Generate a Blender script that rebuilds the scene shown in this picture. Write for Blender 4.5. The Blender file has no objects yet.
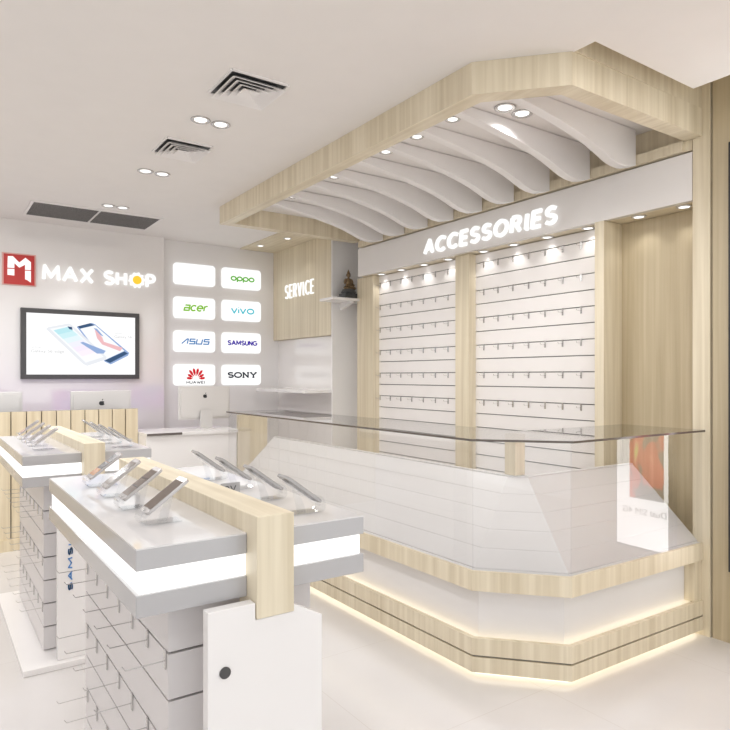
import bpy, bmesh, math, random
from mathutils import Vector, Matrix
random.seed(7)
SC = bpy.context.scene
COL = SC.collection
PI = math.pi

# ------------------------------------------------------------------ materials
def nmat(name):
    m = bpy.data.materials.new(name); m.use_nodes = True
    nt = m.node_tree; nt.nodes.clear()
    out = nt.nodes.new('ShaderNodeOutputMaterial')
    return m, nt, out

def pbr(name, col, rough=.5, metal=0., spec=.5, var=0., vscale=6., bump=0., bscale=80., coat=0., ior=1.5):
    m, nt, out = nmat(name)
    b = nt.nodes.new('ShaderNodeBsdfPrincipled')
    b.inputs['Base Color'].default_value = (*col, 1)
    b.inputs['Roughness'].default_value = rough
    b.inputs['Metallic'].default_value = metal
    b.inputs['Specular IOR Level'].default_value = spec
    b.inputs['Coat Weight'].default_value = coat; b.inputs['IOR'].default_value = ior
    tc = nt.nodes.new('ShaderNodeTexCoord')
    if var:
        n = nt.nodes.new('ShaderNodeTexNoise'); n.inputs['Scale'].default_value = vscale
        n.inputs['Detail'].default_value = 4
        r = nt.nodes.new('ShaderNodeValToRGB')
        r.color_ramp.elements[0].position = .3; r.color_ramp.elements[1].position = .7
        r.color_ramp.elements[0].color = (*[c*(1-var) for c in col], 1)
        r.color_ramp.elements[1].color = (*[min(1, c*(1+var)) for c in col], 1)
        nt.links.new(tc.outputs['Object'], n.inputs['Vector'])
        nt.links.new(n.outputs['Fac'], r.inputs['Fac'])
        nt.links.new(r.outputs['Color'], b.inputs['Base Color'])
    if bump:
        n2 = nt.nodes.new('ShaderNodeTexNoise'); n2.inputs['Scale'].default_value = bscale
        bp = nt.nodes.new('ShaderNodeBump'); bp.inputs['Strength'].default_value = bump
        bp.inputs['Distance'].default_value = .002
        nt.links.new(tc.outputs['Object'], n2.inputs['Vector'])
        nt.links.new(n2.outputs['Fac'], bp.inputs['Height'])
        nt.links.new(bp.outputs['Normal'], b.inputs['Normal'])
    nt.links.new(b.outputs['BSDF'], out.inputs['Surface'])
    return m

def emis(name, col, strength):
    m, nt, out = nmat(name)
    e = nt.nodes.new('ShaderNodeEmission')
    e.inputs['Color'].default_value = (*col, 1); e.inputs['Strength'].default_value = strength
    nt.links.new(e.outputs['Emission'], out.inputs['Surface'])
    return m

def wood(name, c0, c1, rough=.42):
    """pale ash veneer: the grain runs upright on faces, lengthwise on level ones"""
    m, nt, out = nmat(name)
    N = nt.nodes.new; L = nt.links.new
    b = N('ShaderNodeBsdfPrincipled'); b.inputs['Roughness'].default_value = rough
    tc = N('ShaderNodeTexCoord'); g = N('ShaderNodeNewGeometry')
    m1 = N('ShaderNodeMapping'); m1.inputs['Scale'].default_value = (34, 34, .9)
    m2 = N('ShaderNodeMapping'); m2.inputs['Scale'].default_value = (34, .9, 34)
    L(tc.outputs['Object'], m1.inputs['Vector']); L(tc.outputs['Object'], m2.inputs['Vector'])
    sp = N('ShaderNodeSeparateXYZ'); L(g.outputs['Normal'], sp.inputs['Vector'])
    ab = N('ShaderNodeMath'); ab.operation = 'ABSOLUTE'; L(sp.outputs['Z'], ab.inputs[0])
    gt = N('ShaderNodeMath'); gt.operation = 'GREATER_THAN'; gt.inputs[1].default_value = .6
    L(ab.outputs[0], gt.inputs[0])
    mx = N('ShaderNodeMix'); mx.data_type = 'VECTOR'
    L(gt.outputs[0], mx.inputs['Factor']); L(m1.outputs['Vector'], mx.inputs[4]); L(m2.outputs['Vector'], mx.inputs[5])
    n = N('ShaderNodeTexNoise'); n.inputs['Scale'].default_value = 1.0; n.inputs['Detail'].default_value = 5
    n.inputs['Distortion'].default_value = .35
    L(mx.outputs[1], n.inputs['Vector'])
    # broader planks / veneer leaves
    m3 = N('ShaderNodeMapping'); m3.inputs['Scale'].default_value = (5.5, 5.5, .12)
    L(tc.outputs['Object'], m3.inputs['Vector'])
    n2 = N('ShaderNodeTexNoise'); n2.inputs['Scale'].default_value = 1.0; n2.inputs['Detail'].default_value = 2
    L(m3.outputs['Vector'], n2.inputs['Vector'])
    ad = N('ShaderNodeMath'); ad.operation = 'MULTIPLY_ADD'; ad.inputs[1].default_value = .65
    L(n.outputs['Fac'], ad.inputs[0])
    ml = N('ShaderNodeMath'); ml.operation = 'MULTIPLY'; ml.inputs[1].default_value = .35
    L(n2.outputs['Fac'], ml.inputs[0]); L(ml.outputs[0], ad.inputs[2])
    r = N('ShaderNodeValToRGB')
    r.color_ramp.elements[0].position = .34; r.color_ramp.elements[0].color = (*c0, 1)
    r.color_ramp.elements[1].position = .64; r.color_ramp.elements[1].color = (*c1, 1)
    L(ad.outputs[0], r.inputs['Fac']); L(r.outputs['Color'], b.inputs['Base Color'])
    L(b.outputs['BSDF'], out.inputs['Surface'])
    return m

def glass(name, tint=(.97, .985, .98), f0=.045, gain=1.0):
    m, nt, out = nmat(name)
    N = nt.nodes.new; L = nt.links.new
    t = N('ShaderNodeBsdfTransparent'); t.inputs['Color'].default_value = (*tint, 1)
    gl = N('ShaderNodeBsdfGlossy'); gl.inputs['Roughness'].default_value = .0
    lw = N('ShaderNodeLayerWeight')
    p = N('ShaderNodeMath'); p.operation = 'POWER'; p.inputs[1].default_value = 5
    L(lw.outputs['Facing'], p.inputs[0])
    a = N('ShaderNodeMath'); a.operation = 'MULTIPLY_ADD'; a.inputs[1].default_value = (1-f0)*gain; a.inputs[2].default_value = f0*gain
    L(p.outputs[0], a.inputs[0])
    g = N('ShaderNodeNewGeometry'); iv = N('ShaderNodeMath'); iv.operation = 'MULTIPLY_ADD'; iv.inputs[1].default_value = -1; iv.inputs[2].default_value = 1
    L(g.outputs['Backfacing'], iv.inputs[0])
    pr = N('ShaderNodeMath'); pr.operation = 'MULTIPLY'; pr.use_clamp = True; L(a.outputs[0], pr.inputs[0]); L(iv.outputs[0], pr.inputs[1])
    mx = N('ShaderNodeMixShader'); L(pr.outputs[0], mx.inputs['Fac'])
    L(t.outputs[0], mx.inputs[1]); L(gl.outputs[0], mx.inputs[2])
    L(mx.outputs[0], out.inputs['Surface'])
    return m

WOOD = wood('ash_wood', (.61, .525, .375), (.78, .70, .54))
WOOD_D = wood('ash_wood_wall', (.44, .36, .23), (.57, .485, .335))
WOOD_L = wood('ash_wood_desk', (.60, .50, .335), (.76, .665, .49))
CEIL = pbr('ceiling_paint', (.82, .79, .765), .7, var=.01)
WALLW = pbr('wall_paint', (.83, .815, .805), .45, var=.01)
PANEL = pbr('glossy_wall_panel', (.85, .825, .805), .13, spec=.5, ior=2.0)
SLATT = pbr('white_table_slats', (.74, .71, .705), .35, var=.01)
FASC = pbr('glossy_fascia', (.80, .775, .755), .2)
WHITE = pbr('white_laminate', (.84, .82, .81), .22, var=.008)
CWHITE = pbr('counter_white', (.74, .725, .72), .22, var=.008)
STEPW = pbr('display_step_white', (.62, .605, .60), .3, var=.008)
WHITEM = pbr('white_matt', (.84, .815, .80), .5, var=.01)
LACQ = pbr('white_lacquer', (.46, .453, .46), .08, spec=.6)
LACQT = pbr('white_gloss_sheet', (.70, .685, .685), .06, spec=.6)
SLATW = pbr('white_slatboard', (.85, .82, .80), .4, var=.01)
GAP = pbr('slat_groove_metal', (.22, .21, .205), .5, metal=.3)
FLOORM = None
METAL = pbr('chrome', (.62, .61, .60), .22, metal=1.)
ALU = pbr('anodised_aluminium', (.72, .705, .69), .38, metal=.35)
BLACK = pbr('black_plastic', (.03, .03, .032), .35)
DGREY = pbr('dark_grey_frame', (.07, .068, .068), .3)
BROWN = pbr('brown_edge_strip', (.13, .11, .10), .35)
MESHG = pbr('grille_mesh', (.20, .19, .185), .6, var=.35, vscale=160)
GLASS = glass('clear_glass', (.985, .985, .985), f0=.045, gain=1.75)
GLASST = glass('glass_counter_top', (.985, .985, .98), .05, 1.3)
GEDGE = pbr('glass_edge', (.12, .10, .085), .15)
ACRYL = glass('clear_acrylic', (.95, .955, .96), .06, 1.15)
BRONZE = pbr('dark_bronze', (.20, .135, .075), .32, metal=.6, var=.4, vscale=30)
STONE = pbr('dark_pedestal', (.055, .058, .06), .4, var=.3, vscale=40)
LEDW = emis('led_panel_white', (1, .985, .96), 1.0)
LEDWARM = emis('led_strip_warm', (1, .89, .68), 1.5)
LAMPM = emis('lamp_glow', (1, .98, .95), 1.1)
SIGNW = emis('lit_sign_letter', (1, .99, .97), .68)
CARDW = emis('light_box_face', (1, .995, .985), .68)
SCRW = emis('tv_screen_white', (1, 1, 1), .66)

def flat(name, col):   # printed colour on a back-lit face
    return emis(name, col, .64)

# floor: large polished pale tiles
def floor_mat():
    m, nt, out = nmat('polished_floor')
    N = nt.nodes.new; L = nt.links.new
    b = N('ShaderNodeBsdfPrincipled'); b.inputs['Roughness'].default_value = .12
    tc = N('ShaderNodeTexCoord')
    n = N('ShaderNodeTexNoise'); n.inputs['Scale'].default_value = 1.6; n.inputs['Detail'].default_value = 4
    L(tc.outputs['Object'], n.inputs['Vector'])
    r = N('ShaderNodeValToRGB')
    r.color_ramp.elements[0].position = .3; r.color_ramp.elements[0].color = (.63, .605, .595, 1)
    r.color_ramp.elements[1].position = .7; r.color_ramp.elements[1].color = (.68, .66, .65, 1)
    L(n.outputs['Fac'], r.inputs['Fac'])
    br = N('ShaderNodeTexBrick'); br.offset = 0; br.inputs['Scale'].default_value = 1.0
    br.inputs['Brick Width'].default_value = .8; br.inputs['Row Height'].default_value = .8
    br.inputs['Mortar Size'].default_value = .0016
    br.inputs['Color1'].default_value = (1, 1, 1, 1); br.inputs['Color2'].default_value = (1, 1, 1, 1)
    br.inputs['Mortar'].default_value = (.90, .88, .86, 1)
    L(tc.outputs['Object'], br.inputs['Vector'])
    mu = N('ShaderNodeMix'); mu.data_type = 'RGBA'; mu.blend_type = 'MULTIPLY'; mu.inputs['Factor'].default_value = 1
    L(r.outputs['Color'], mu.inputs[6]); L(br.outputs['Color'], mu.inputs[7])
    L(mu.outputs[2], b.inputs['Base Color']); L(b.outputs['BSDF'], out.inputs['Surface'])
    return m
FLOORM = floor_mat()

# ------------------------------------------------------------------ mesh helpers (world coordinates)
class MB:
    def __init__(s): s.bm = bmesh.new()
    def box(s, x0, x1, y0, y1, z0, z1, mi=0, bev=0.):
        r = bmesh.ops.create_cube(s.bm, size=1)
        vs = r['verts']
        for v in vs:
            v.co = Vector(((x0+x1)/2+v.co.x*(x1-x0), (y0+y1)/2+v.co.y*(y1-y0), (z0+z1)/2+v.co.z*(z1-z0)))
        fs = list({f for v in vs for f in v.link_faces})
        for f in fs: f.material_index = mi
        if bev:
            es = list({e for v in vs for e in v.link_edges})
            bmesh.ops.bevel(s.bm, geom=es, offset=bev, segments=2, profile=.5, affect='EDGES')
        return s
    def prism(s, pts, z0, z1, mi=0, side_mi=None):
        """upright prism over a plan polygon"""
        lo = [s.bm.verts.new((p[0], p[1], z0)) for p in pts]; hi = [s.bm.verts.new((p[0], p[1], z1)) for p in pts]
        n = len(pts)
        for a in (list(reversed(lo)), hi):
            f = s.bm.faces.new(a); f.material_index = mi
        for i in range(n):
            f = s.bm.faces.new((lo[i], lo[(i+1) % n], hi[(i+1) % n], hi[i])); f.material_index = mi if side_mi is None else side_mi
        return s
    def band(s, outer, inner, z0, z1, mi=0, edge_mi=None):
        """strip between two plan polylines of equal length"""
        return s.prism(list(outer)+list(reversed(inner)), z0, z1, mi, edge_mi)
    def extr(s, pts, org, right, up, nrm, depth, mi=0):
        """plate: 2-D outline in the plane (right, up) from org, thickened along nrm"""
        o, r, u, n = map(Vector, (org, right, up, nrm))
        a = [s.bm.verts.new(o+r*p[0]+u*p[1]) for p in pts]; b = [s.bm.verts.new(o+r*p[0]+u*p[1]+n*depth) for p in pts]
        k = len(pts)
        for q in (list(reversed(a)), b):
            f = s.bm.faces.new(q); f.material_index = mi
        for i in range(k):
            f = s.bm.faces.new((a[i], a[(i+1) % k], b[(i+1) % k], b[i])); f.material_index = mi
        return s
    def cyl(s, p, q, r0, r1=None, seg=16, mi=0):
        p, q = Vector(p), Vector(q); d = q-p
        if r1 is None: r1 = r0
        M = Matrix.Translation((p+q)/2) @ d.to_track_quat('Z', 'Y').to_matrix().to_4x4()
        r = bmesh.ops.create_cone(s.bm, cap_ends=True, segments=seg, radius1=r0, radius2=r1, depth=d.length, matrix=M)
        for f in {f for v in r['verts'] for f in v.link_faces}: f.material_index = mi
        return s
    def tube(s, path, r, seg=8, mi=0):
        path = [Vector(p) for p in path]; rings = []
        for i, p in enumerate(path):
            d = (path[min(i+1, len(path)-1)]-path[max(i-1, 0)]).normalized()
            q = d.to_track_quat('Z', 'Y')
            rings.append([s.bm.verts.new(p+q @ Vector((r*math.cos(2*PI*k/seg), r*math.sin(2*PI*k/seg), 0))) for k in range(seg)])
        for a, b in zip(rings, rings[1:]):
            for k in range(seg):
                f = s.bm.faces.new((a[k], a[(k+1) % seg], b[(k+1) % seg], b[k])); f.material_index = mi
        s.bm.faces.new(list(reversed(rings[0]))).material_index = mi; s.bm.faces.new(rings[-1]).material_index = mi
        return s
    def ell(s, c, r, rot=None, seg=20):
        M = Matrix.Translation(c) @ (rot if rot else Matrix()) @ Matrix.Diagonal((*r, 1))
        bmesh.ops.create_uvsphere(s.bm, u_segments=seg, v_segments=seg//2, radius=1, matrix=M); return s
    def lathe(s, prof, c, seg=28, mi=0):
        rings = []
        for r, z in prof:
            rings.append([s.bm.verts.new((c[0]+r*math.cos(2*PI*k/seg), c[1]+r*math.sin(2*PI*k/seg), c[2]+z)) for k in range(seg)])
        for a, b in zip(rings, rings[1:]):
            for k in range(seg):
                s.bm.faces.new((a[k], a[(k+1) % seg], b[(k+1) % seg], b[k])).material_index = mi
        s.bm.faces.new(list(reversed(rings[0]))).material_index = mi; s.bm.faces.new(rings[-1]).material_index = mi
        return s
    def build(s, name, mats, parent=None, bevel=0., smooth=False, **props):
        if not isinstance(mats, (list, tuple)): mats = [mats]
        bmesh.ops.recalc_face_normals(s.bm, faces=s.bm.faces[:])
        me = bpy.data.meshes.new(name)
        base = Vector(base_of(parent)) if parent else None
        if base is None:
            xs = [v.co for v in s.bm.verts]
            base = Vector(((min(v.x for v in xs)+max(v.x for v in xs))/2, (min(v.y for v in xs)+max(v.y for v in xs))/2, min(v.z for v in xs)))
        own = base
        for v in s.bm.verts: v.co -= own
        s.bm.to_mesh(me); s.bm.free()
        for m in mats: me.materials.append(m)
        if smooth:
            for p in me.polygons: p.use_smooth = True
        o = bpy.data.objects.new(name, me); COL.objects.link(o)
        if parent: o.parent = parent
        else: o.location = own
        o['_base'] = list(own)
        if bevel:
            b = o.modifiers.new('bevel', 'BEVEL'); b.width = bevel; b.segments = 2; b.limit_method = 'ANGLE'
        for k, v in props.items(): o[k] = v
        return o
def base_of(o): return list(o['_base'])

def thing(name, loc, label, cat, group=None):
    o = bpy.data.objects.new(name, None); COL.objects.link(o)
    o.location = loc; o.empty_display_size = .05; o['_base'] = list(loc)
    o['label'] = label; o['category'] = cat
    if group: o['group'] = group
    return o
def tag(o, label, cat, group=None):
    o['label'] = label; o['category'] = cat
    if group: o['group'] = group
    return o
def struct(o): o['kind'] = 'structure'; return o
def dup(root, loc, label=None):
    r = root.copy(); COL.objects.link(r); r.location = loc
    if label: r['label'] = label
    for ch in root.children:
        c = ch.copy(); COL.objects.link(c); c.parent = r
        for g in ch.children:
            d = g.copy(); COL.objects.link(d); d.parent = c
    return r

def text_bm(body, org, right, up, nrm, width=None, height=None, depth=.01, bold=0., shear=0., mi=0, mb=None, align='LEFT', space=1.0):
    """3-D lettering set in the plane (right, up), fitted to a width and/or a cap height"""
    cu = bpy.data.curves.new('t', 'FONT'); cu.body = body; cu.size = 1; cu.extrude = .5
    cu.offset = bold; cu.shear = shear; cu.resolution_u = 3; cu.space_character = space
    o = bpy.data.objects.new('t', cu); COL.objects.link(o)
    bpy.context.view_layer.update()
    dg = bpy.context.evaluated_depsgraph_get()
    me = bpy.data.meshes.new_from_object(o.evaluated_get(dg))
    xs = [v.co.x for v in me.vertices]; ys = [v.co.y for v in me.vertices]
    x0, x1, y0, y1 = min(xs), max(xs), min(ys), max(ys)
    sx = width/(x1-x0) if width else None; sy = height/(y1-y0) if height else None
    sx = sx or sy; sy = sy or sx
    O, R, U, N = map(Vector, (org, right, up, nrm))
    mb = mb or MB()
    vs = []
    for v in me.vertices:
        vs.append(mb.bm.verts.new(O+R*((v.co.x-x0)*sx)+U*((v.co.y-y0)*sy)+N*((v.co.z+.5)*depth)))
    for p in me.polygons:
        try: mb.bm.faces.new([vs[i] for i in p.vertices]).material_index = mi
        except ValueError: pass
    bpy.data.objects.remove(o); bpy.data.curves.remove(cu); bpy.data.meshes.remove(me)
    return mb

def offset(pl, d):
    """plan polyline moved sideways by d (positive = towards the staff side), mitred"""
    res = []
    n = len(pl)
    def nrm(a, b):
        v = Vector((b[0]-a[0], b[1]-a[1])).normalized(); return Vector((-v.y, v.x))
    for i, p in enumerate(pl):
        if i == 0: m = nrm(pl[0], pl[1]); k = 1
        elif i == n-1: m = nrm(pl[-2], pl[-1]); k = 1
        else:
            a, b = nrm(pl[i-1], p), nrm(p, pl[i+1]); m = (a+b).normalized(); k = 1/max(.3, m.dot(a))
        res.append((p[0]+m.x*d*k, p[1]+m.y*d*k))
    return res

XR, YR, ZR = Vector((1, 0, 0)), Vector((0, 1, 0)), Vector((0, 0, 1))
FRONT = (XR, ZR, -YR)        # faces that look towards -Y: letters run +X
SIDE = (-YR, ZR, -XR)        # faces that look towards -X: letters run -Y

# ------------------------------------------------------------------ room shell
ZC = 2.745
b = MB(); b.box(-2.7, 3.9, -1.5, 6.75, -.1, 0); struct(b.build('floor', FLOORM))
b = MB()
b.box(-2.7, 2.30, -1.5, 6.75, ZC, ZC+.12); b.box(2.30, 3.07, -1.5, 1.645, ZC, ZC+.12); b.box(2.30, 3.9, 1.755, 6.75, ZC, ZC+.12)
struct(b.build('ceiling', CEIL))
b = MB(); b.box(2.30, 3.9, -1.5, 1.76, 2.885, 2.925); b.box(2.30, 3.9, 1.7425, 1.7545, 2.7452, 2.885); struct(b.build('trim_1', WOOD))      # wood lining above the ceiling slot
b = MB(); b.box(1.985, 3.6, 6.52, 6.72, 0, ZC); struct(b.build('wall_back', WALLW))
b = MB(); b.box(-2.7, 1.985, 6.45, 6.72, 0, ZC); struct(b.build('wall_sign', PANEL))
b = MB(); b.box(-2.8, -2.7, -1.5, 6.75, 0, ZC); struct(b.build('wall_left', WALLW))
b = MB(); b.box(3.56, 3.68, 1.79, 6.52, 0, ZC); struct(b.build('wall_right', WALLW))
# wood clad end wall with a narrow projecting end panel
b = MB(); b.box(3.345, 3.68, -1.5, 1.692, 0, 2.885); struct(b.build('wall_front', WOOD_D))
b = MB(); b.box(3.335, 3.68, 1.70, 1.79, 0, 2.885); struct(b.build('trim_2', WOOD))
# service block: wood upper part, white end face, glossy pane below
b = MB(); b.box(3.24, 3.56, 5.285, 6.52, 1.75, ZC-.002); struct(b.build('wall_service', WOOD))
b = MB(); b.box(3.245, 3.56, 5.262, 5.282, 0, ZC-.002); struct(b.build('wall_service_end', WALLW))
b = MB(); b.box(3.30, 3.56, 5.285, 6.52, 0, 1.748); struct(b.build('wall_service_lower', PANEL))
# wood soffit strip in front of the service block
b = MB(); b.box(2.83, 3.24, 5.07, 6.50, ZC-.012, ZC); struct(b.build('trim_3', WOOD))

# ------------------------------------------------------------------ lamps
def lamp(kind, name, loc, energy, col=(1, .985, .97), **kw):
    l = bpy.data.lights.new(name, kind); l.energy = energy; l.color = col
    o = bpy.data.objects.new(name, l); COL.objects.link(o); o.location = loc
    for k, v in kw.items(): setattr(l, k, v)
    return o

def twin_downlight(x, y, z, label, watts=10, group='twin ceiling downlights', dx=.115, r=.042):
    t = thing('downlight', (x, y, z), label, 'ceiling light', group)
    for s in (-1, 1):
        c = (x+s*dx/2, y, z)
        b = MB(); b.lathe([(r+.010, 0), (r+.011, -.004), (r+.006, -.007), (r-.001, -.005), (r*.84, -.0012), (r*.82, 0)], c)
        rg = b.build('ring', METAL, t, smooth=True)
        b = MB(); b.cyl((c[0], c[1], z-.0005), (c[0], c[1], z-.0035), r*.80, seg=24); b.build('lamp', LAMPM, rg)
    o = lamp('SPOT', 'downlight_beam', (x, y, z-.02), watts, spot_size=2.5, spot_blend=.6, shadow_soft_size=.06)
    o.parent = t; o.location = (0, 0, -.02)
    return t
for y, lb in ((3.366, 'twin round recessed ceiling downlight beside the nearest square air vent'),
              (4.42, 'twin round recessed ceiling downlight just beyond the farther square air vent'),
              (5.49, 'twin round recessed ceiling downlight next to the long dark ceiling grille')):
    twin_downlight(1.292, y, ZC, lb)

def small_light(x, y, z, label, group, watts, r=.03, size=1.9):
    t = thing('spotlight', (x, y, z), label, 'spotlight', group)
    b = MB(); b.lathe([(r+.012, 0), (r+.012, -.003), (r, -.005), (r-.001, 0)], (x, y, z), seg=20); b.build('ring', ALU, t, smooth=True)
    b = MB(); b.cyl((x, y, z-.0005), (x, y, z-.004), r-.002, seg=20); b.build('lamp', LAMPM, t)
    if watts:
        o = lamp('SPOT', 'spotlight_beam', (x, y, z), watts, spot_size=size, spot_blend=.5, shadow_soft_size=.03)
        o.parent = t; o.location = (0, 0, -.012)
    return t
ORD = ['first', 'second', 'third', 'fourth', 'fifth', 'sixth', 'seventh', 'eighth', 'ninth', 'tenth']
SOF = [1.885, 2.155, 2.50, 2.82, 3.115, 3.41, 3.80, 4.10, 4.41, 4.70]
for i, y in enumerate(SOF):
    small_light(3.425, y, 2.279, 'small round spotlight under the lettered fascia, %s from the right' % ORD[i], 'spotlights under the fascia', .8)
for x, y, lb in ((2.93, 6.2, 'small round spotlight in the wood strip near the back wall cards'),
                 (3.0, 5.72, 'small round spotlight in the wood strip nearer the service lettering')):
    small_light(x, y, ZC-.012, lb, 'spotlights in the wood strip', 1.5)

# ------------------------------------------------------------------ ceiling vents
def square_vent(x, y, s, label):
    t = thing('air_vent', (x, y, ZC), label, 'air vent', 'square ceiling air vents')
    b = MB(); b.box(x-s/2, x+s/2, y-s/2, y+s/2, ZC-.003, ZC-.0005); b.build('backing', BLACK, t)
    b = MB(); h = s/2
    for o0, o1, z0, z1 in ((h, h-.012, ZC, ZC-.008),):
        for sx in (-1, 1):
            b.box(x+sx*h-.006, x+sx*h+.006, y-h, y+h, z1, z0); b.box(x-h+.006, x+h-.006, y+sx*h-.006, y+sx*h+.006, z1, z0)
    b.build('frame', WHITEM, t)
    # sloping four-sided louvre rings, stepped pyramid
    for k in range(4):
        a = h*(.93-.21*k); zt = ZC-.004; zb = ZC-.030; w = .036 if k < 3 else h*.26
        b = MB()
        for i in range(4):
            c, sn = math.cos(i*PI/2), math.sin(i*PI/2)
            R = lambda px, py, pz: (x+c*px-sn*py, y+sn*px+c*py, pz)
            q = [R(-a+w, a-w, zt), R(a-w, a-w, zt), R(a, a, zb), R(-a, a, zb)]
            q2 = [R(-a+w, a-w, zt+.002), R(a-w, a-w, zt+.002), R(a, a, zb+.003), R(-a, a, zb+.003)]
            v = [b.bm.verts.new(p) for p in q+q2]
            for f in ((0, 1, 2, 3), (7, 6, 5, 4), (0, 4, 5, 1), (1, 5, 6, 2), (2, 6, 7, 3), (3, 7, 4, 0)):
                b.bm.faces.new([v[j] for j in f])
        b.build('louvre', WHITEM, t)
    return t
square_vent(1.29, 2.87, .29, 'square white ceiling air vent with stepped louvres, the nearest to the viewer')
square_vent(1.30, 3.86, .28, 'square white ceiling air vent with stepped louvres, the farther one between downlights')
t = thing('air_grille', (1.214, 5.92, ZC), 'long dark rectangular ceiling air grille above the red sign', 'air vent')
b = MB(); x0, x1, y0, y1 = .713, 1.714, 5.675, 6.165
for q in ((x0-.02, x1+.02, y0-.02, y0), (x0-.02, x1+.02, y1, y1+.02), (x0-.02, x0, y0, y1), (x1, x1+.02, y0, y1)):
    b.box(*q, ZC-.01, ZC)
b.build('frame', WHITEM, t)
b = MB(); b.box((x0+x1)/2-.008, (x0+x1)/2+.008, y0, y1, ZC-.009, ZC-.0005); b.build('divider', ALU, t)
for a0, a1 in ((x0, (x0+x1)/2-.008), ((x0+x1)/2+.008, x1)):
    b = MB(); b.box(a0, a1, y0, y1, ZC-.003, ZC-.0006)
    n = 24
    for i in range(n):
        yy = y0+(i+.5)*(y1-y0)/n; b.box(a0, a1, yy-.004, yy+.004, ZC-.007, ZC-.0031)
    b.build('mesh_panel', MESHG, t)

# ------------------------------------------------------------------ canopy over the counter
PLAN = [(2.0, 5.01), (2.0, 2.065), (2.288, 1.75), (3.333, 1.74)]
t = thing('canopy', (2.6, 3.4, 2.6), 'pale wood ceiling canopy with a cut corner hanging over the glass counter', 'canopy')
PI_ = offset(PLAN, .09)
segs = ('front_beam', 'corner_beam', 'side_beam')
for i, nm in enumerate(segs):
    b = MB(); b.prism([PLAN[i], PLAN[i+1], PI_[i+1], PI_[i]], 2.60, 2.7445); b.build(nm, WOOD, t)
b = MB(); b.box(2.09, 3.333, 4.92, 5.01, 2.60, 2.7445); b.build('end_beam', WOOD, t)
b = MB(); b.box(3.395, 3.45, 1.795, 4.92, 2.60, 2.7445); b.box(3.315, 3.45, 1.835, 4.92, 2.545, 2.60); b.box(3.336, 3.45, 1.795, 1.835, 2.545, 2.60); b.build('rear_beam', WOOD, t)
# curved fins: thin at the front beam, sweeping down to a heel on the rear beam
prof = [(2.09, 2.742), (3.31, 2.742), (3.31, 2.541), (3.26, 2.528), (3.205, 2.518), (3.14, 2.521), (3.078, 2.535), (3.01, 2.560), (2.933, 2.586), (2.86, 2.606),
        (2.784, 2.622), (2.70, 2.638), (2.631, 2.650), (2.497, 2.669), (2.33, 2.690), (2.20, 2.703), (2.09, 2.710)]
for i in range(9):
    y = 2.10+.3025*i
    b = MB(); b.extr([(p[0], p[1]) for p in prof], (0, y, 0), XR, ZR, YR, .055); b.build('fin', WHITEM, t, bevel=.003)
twin_downlight(2.545, 2.315, ZC, 'twin round downlight inside the canopy, next to its cut corner', 11, 'downlights inside the canopy', .13, .045)
for i, y in enumerate((2.58, 2.885, 3.19, 3.795, 4.40)):
    twin_downlight(2.31, y, ZC, 'twin round downlight between canopy fins, %s along from the cut corner' % ORD[i+1], 10, 'downlights inside the canopy', .095, .032)

# ------------------------------------------------------------------ accessory wall
t = thing('display_wall_unit', (3.45, 3.4, 0), 'tall pale wood framed display wall holding two white slat panels behind the counter', 'display wall')
b = MB(); b.box(3.34, 3.375, 1.795, 4.96, 2.28, 2.536); b.build('fascia', FASC, t, label='glossy white fascia panel above the slats')
b = MB(); b.box(3.376, 3.555, 1.795, 4.96, 2.28, 2.30); b.build('soffit', WOOD, t)
b = MB(); b.box(3.40, 3.555, 4.80, 5.06, 0, 2.278); b.build('post', WOOD, t)
b = MB(); b.box(3.40, 3.555, 3.54, 3.69, 0, 2.278); b.build('post', WOOD, t)
b = MB(); b.box(3.335, 3.555, 2.325, 2.388, 0, 2.278); b.build('post', WOOD, t)
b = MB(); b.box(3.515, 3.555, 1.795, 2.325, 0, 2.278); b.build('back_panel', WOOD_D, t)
LINES = [2.209-.104*k for k in range(21)]
for y0, y1 in ((2.388, 3.54), (3.69, 4.80)):
    b = MB(); b.box(3.486, 3.54, y0, y1, .02, 2.278, 1)
    zs = [2.278]+LINES+[.02]
    for a, c in zip(zs, zs[1:]):
        b.box(3.47, 3.4859, y0, y1, c+.0035, a-.0035, 0)
    b.build('slat_panel', [SLATW, GAP], t)
# hooks: a proto with its parts, then copies
def make_hook(x, y, z, length, label, group, drop=.042):
    h = thing('hook', (x, y, z), label, 'hook', group)
    b = MB(); b.box(x-.004, x-.0005, y-.006, y+.006, z-drop, z+.004); b.build('plate', METAL, h)
    b = MB(); b.tube([(x-.003, y, z-drop*.55), (x-length*.93, y, z-drop*.55), (x-length, y, z-drop*.30)], .0013, 6); b.build('prong', METAL, h)
    return h
RY = [3.45-.1442*i for i in range(7)]
LY = [4.78-.155*i for i in range(7)]
proto = None
for nm, ys in (('right', RY), ('left', LY)):
    for r in range(6):
        for c, y in enumerate(ys):
            if nm == 'left' and y < 3.72: continue
            lb = 'metal hook on %s slat panel, row %d from the top, %s from left' % (nm, r+1, ORD[c])
            lb = lb.replace('row %d from the top' % (r+1), '%s row down' % ORD[r])
            z = LINES[2*r]
            if proto is None: proto = make_hook(3.47, y, z, .05, lb, 'hooks on the accessory wall')
            else: dup(proto, (3.47, y, z), lb)

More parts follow.
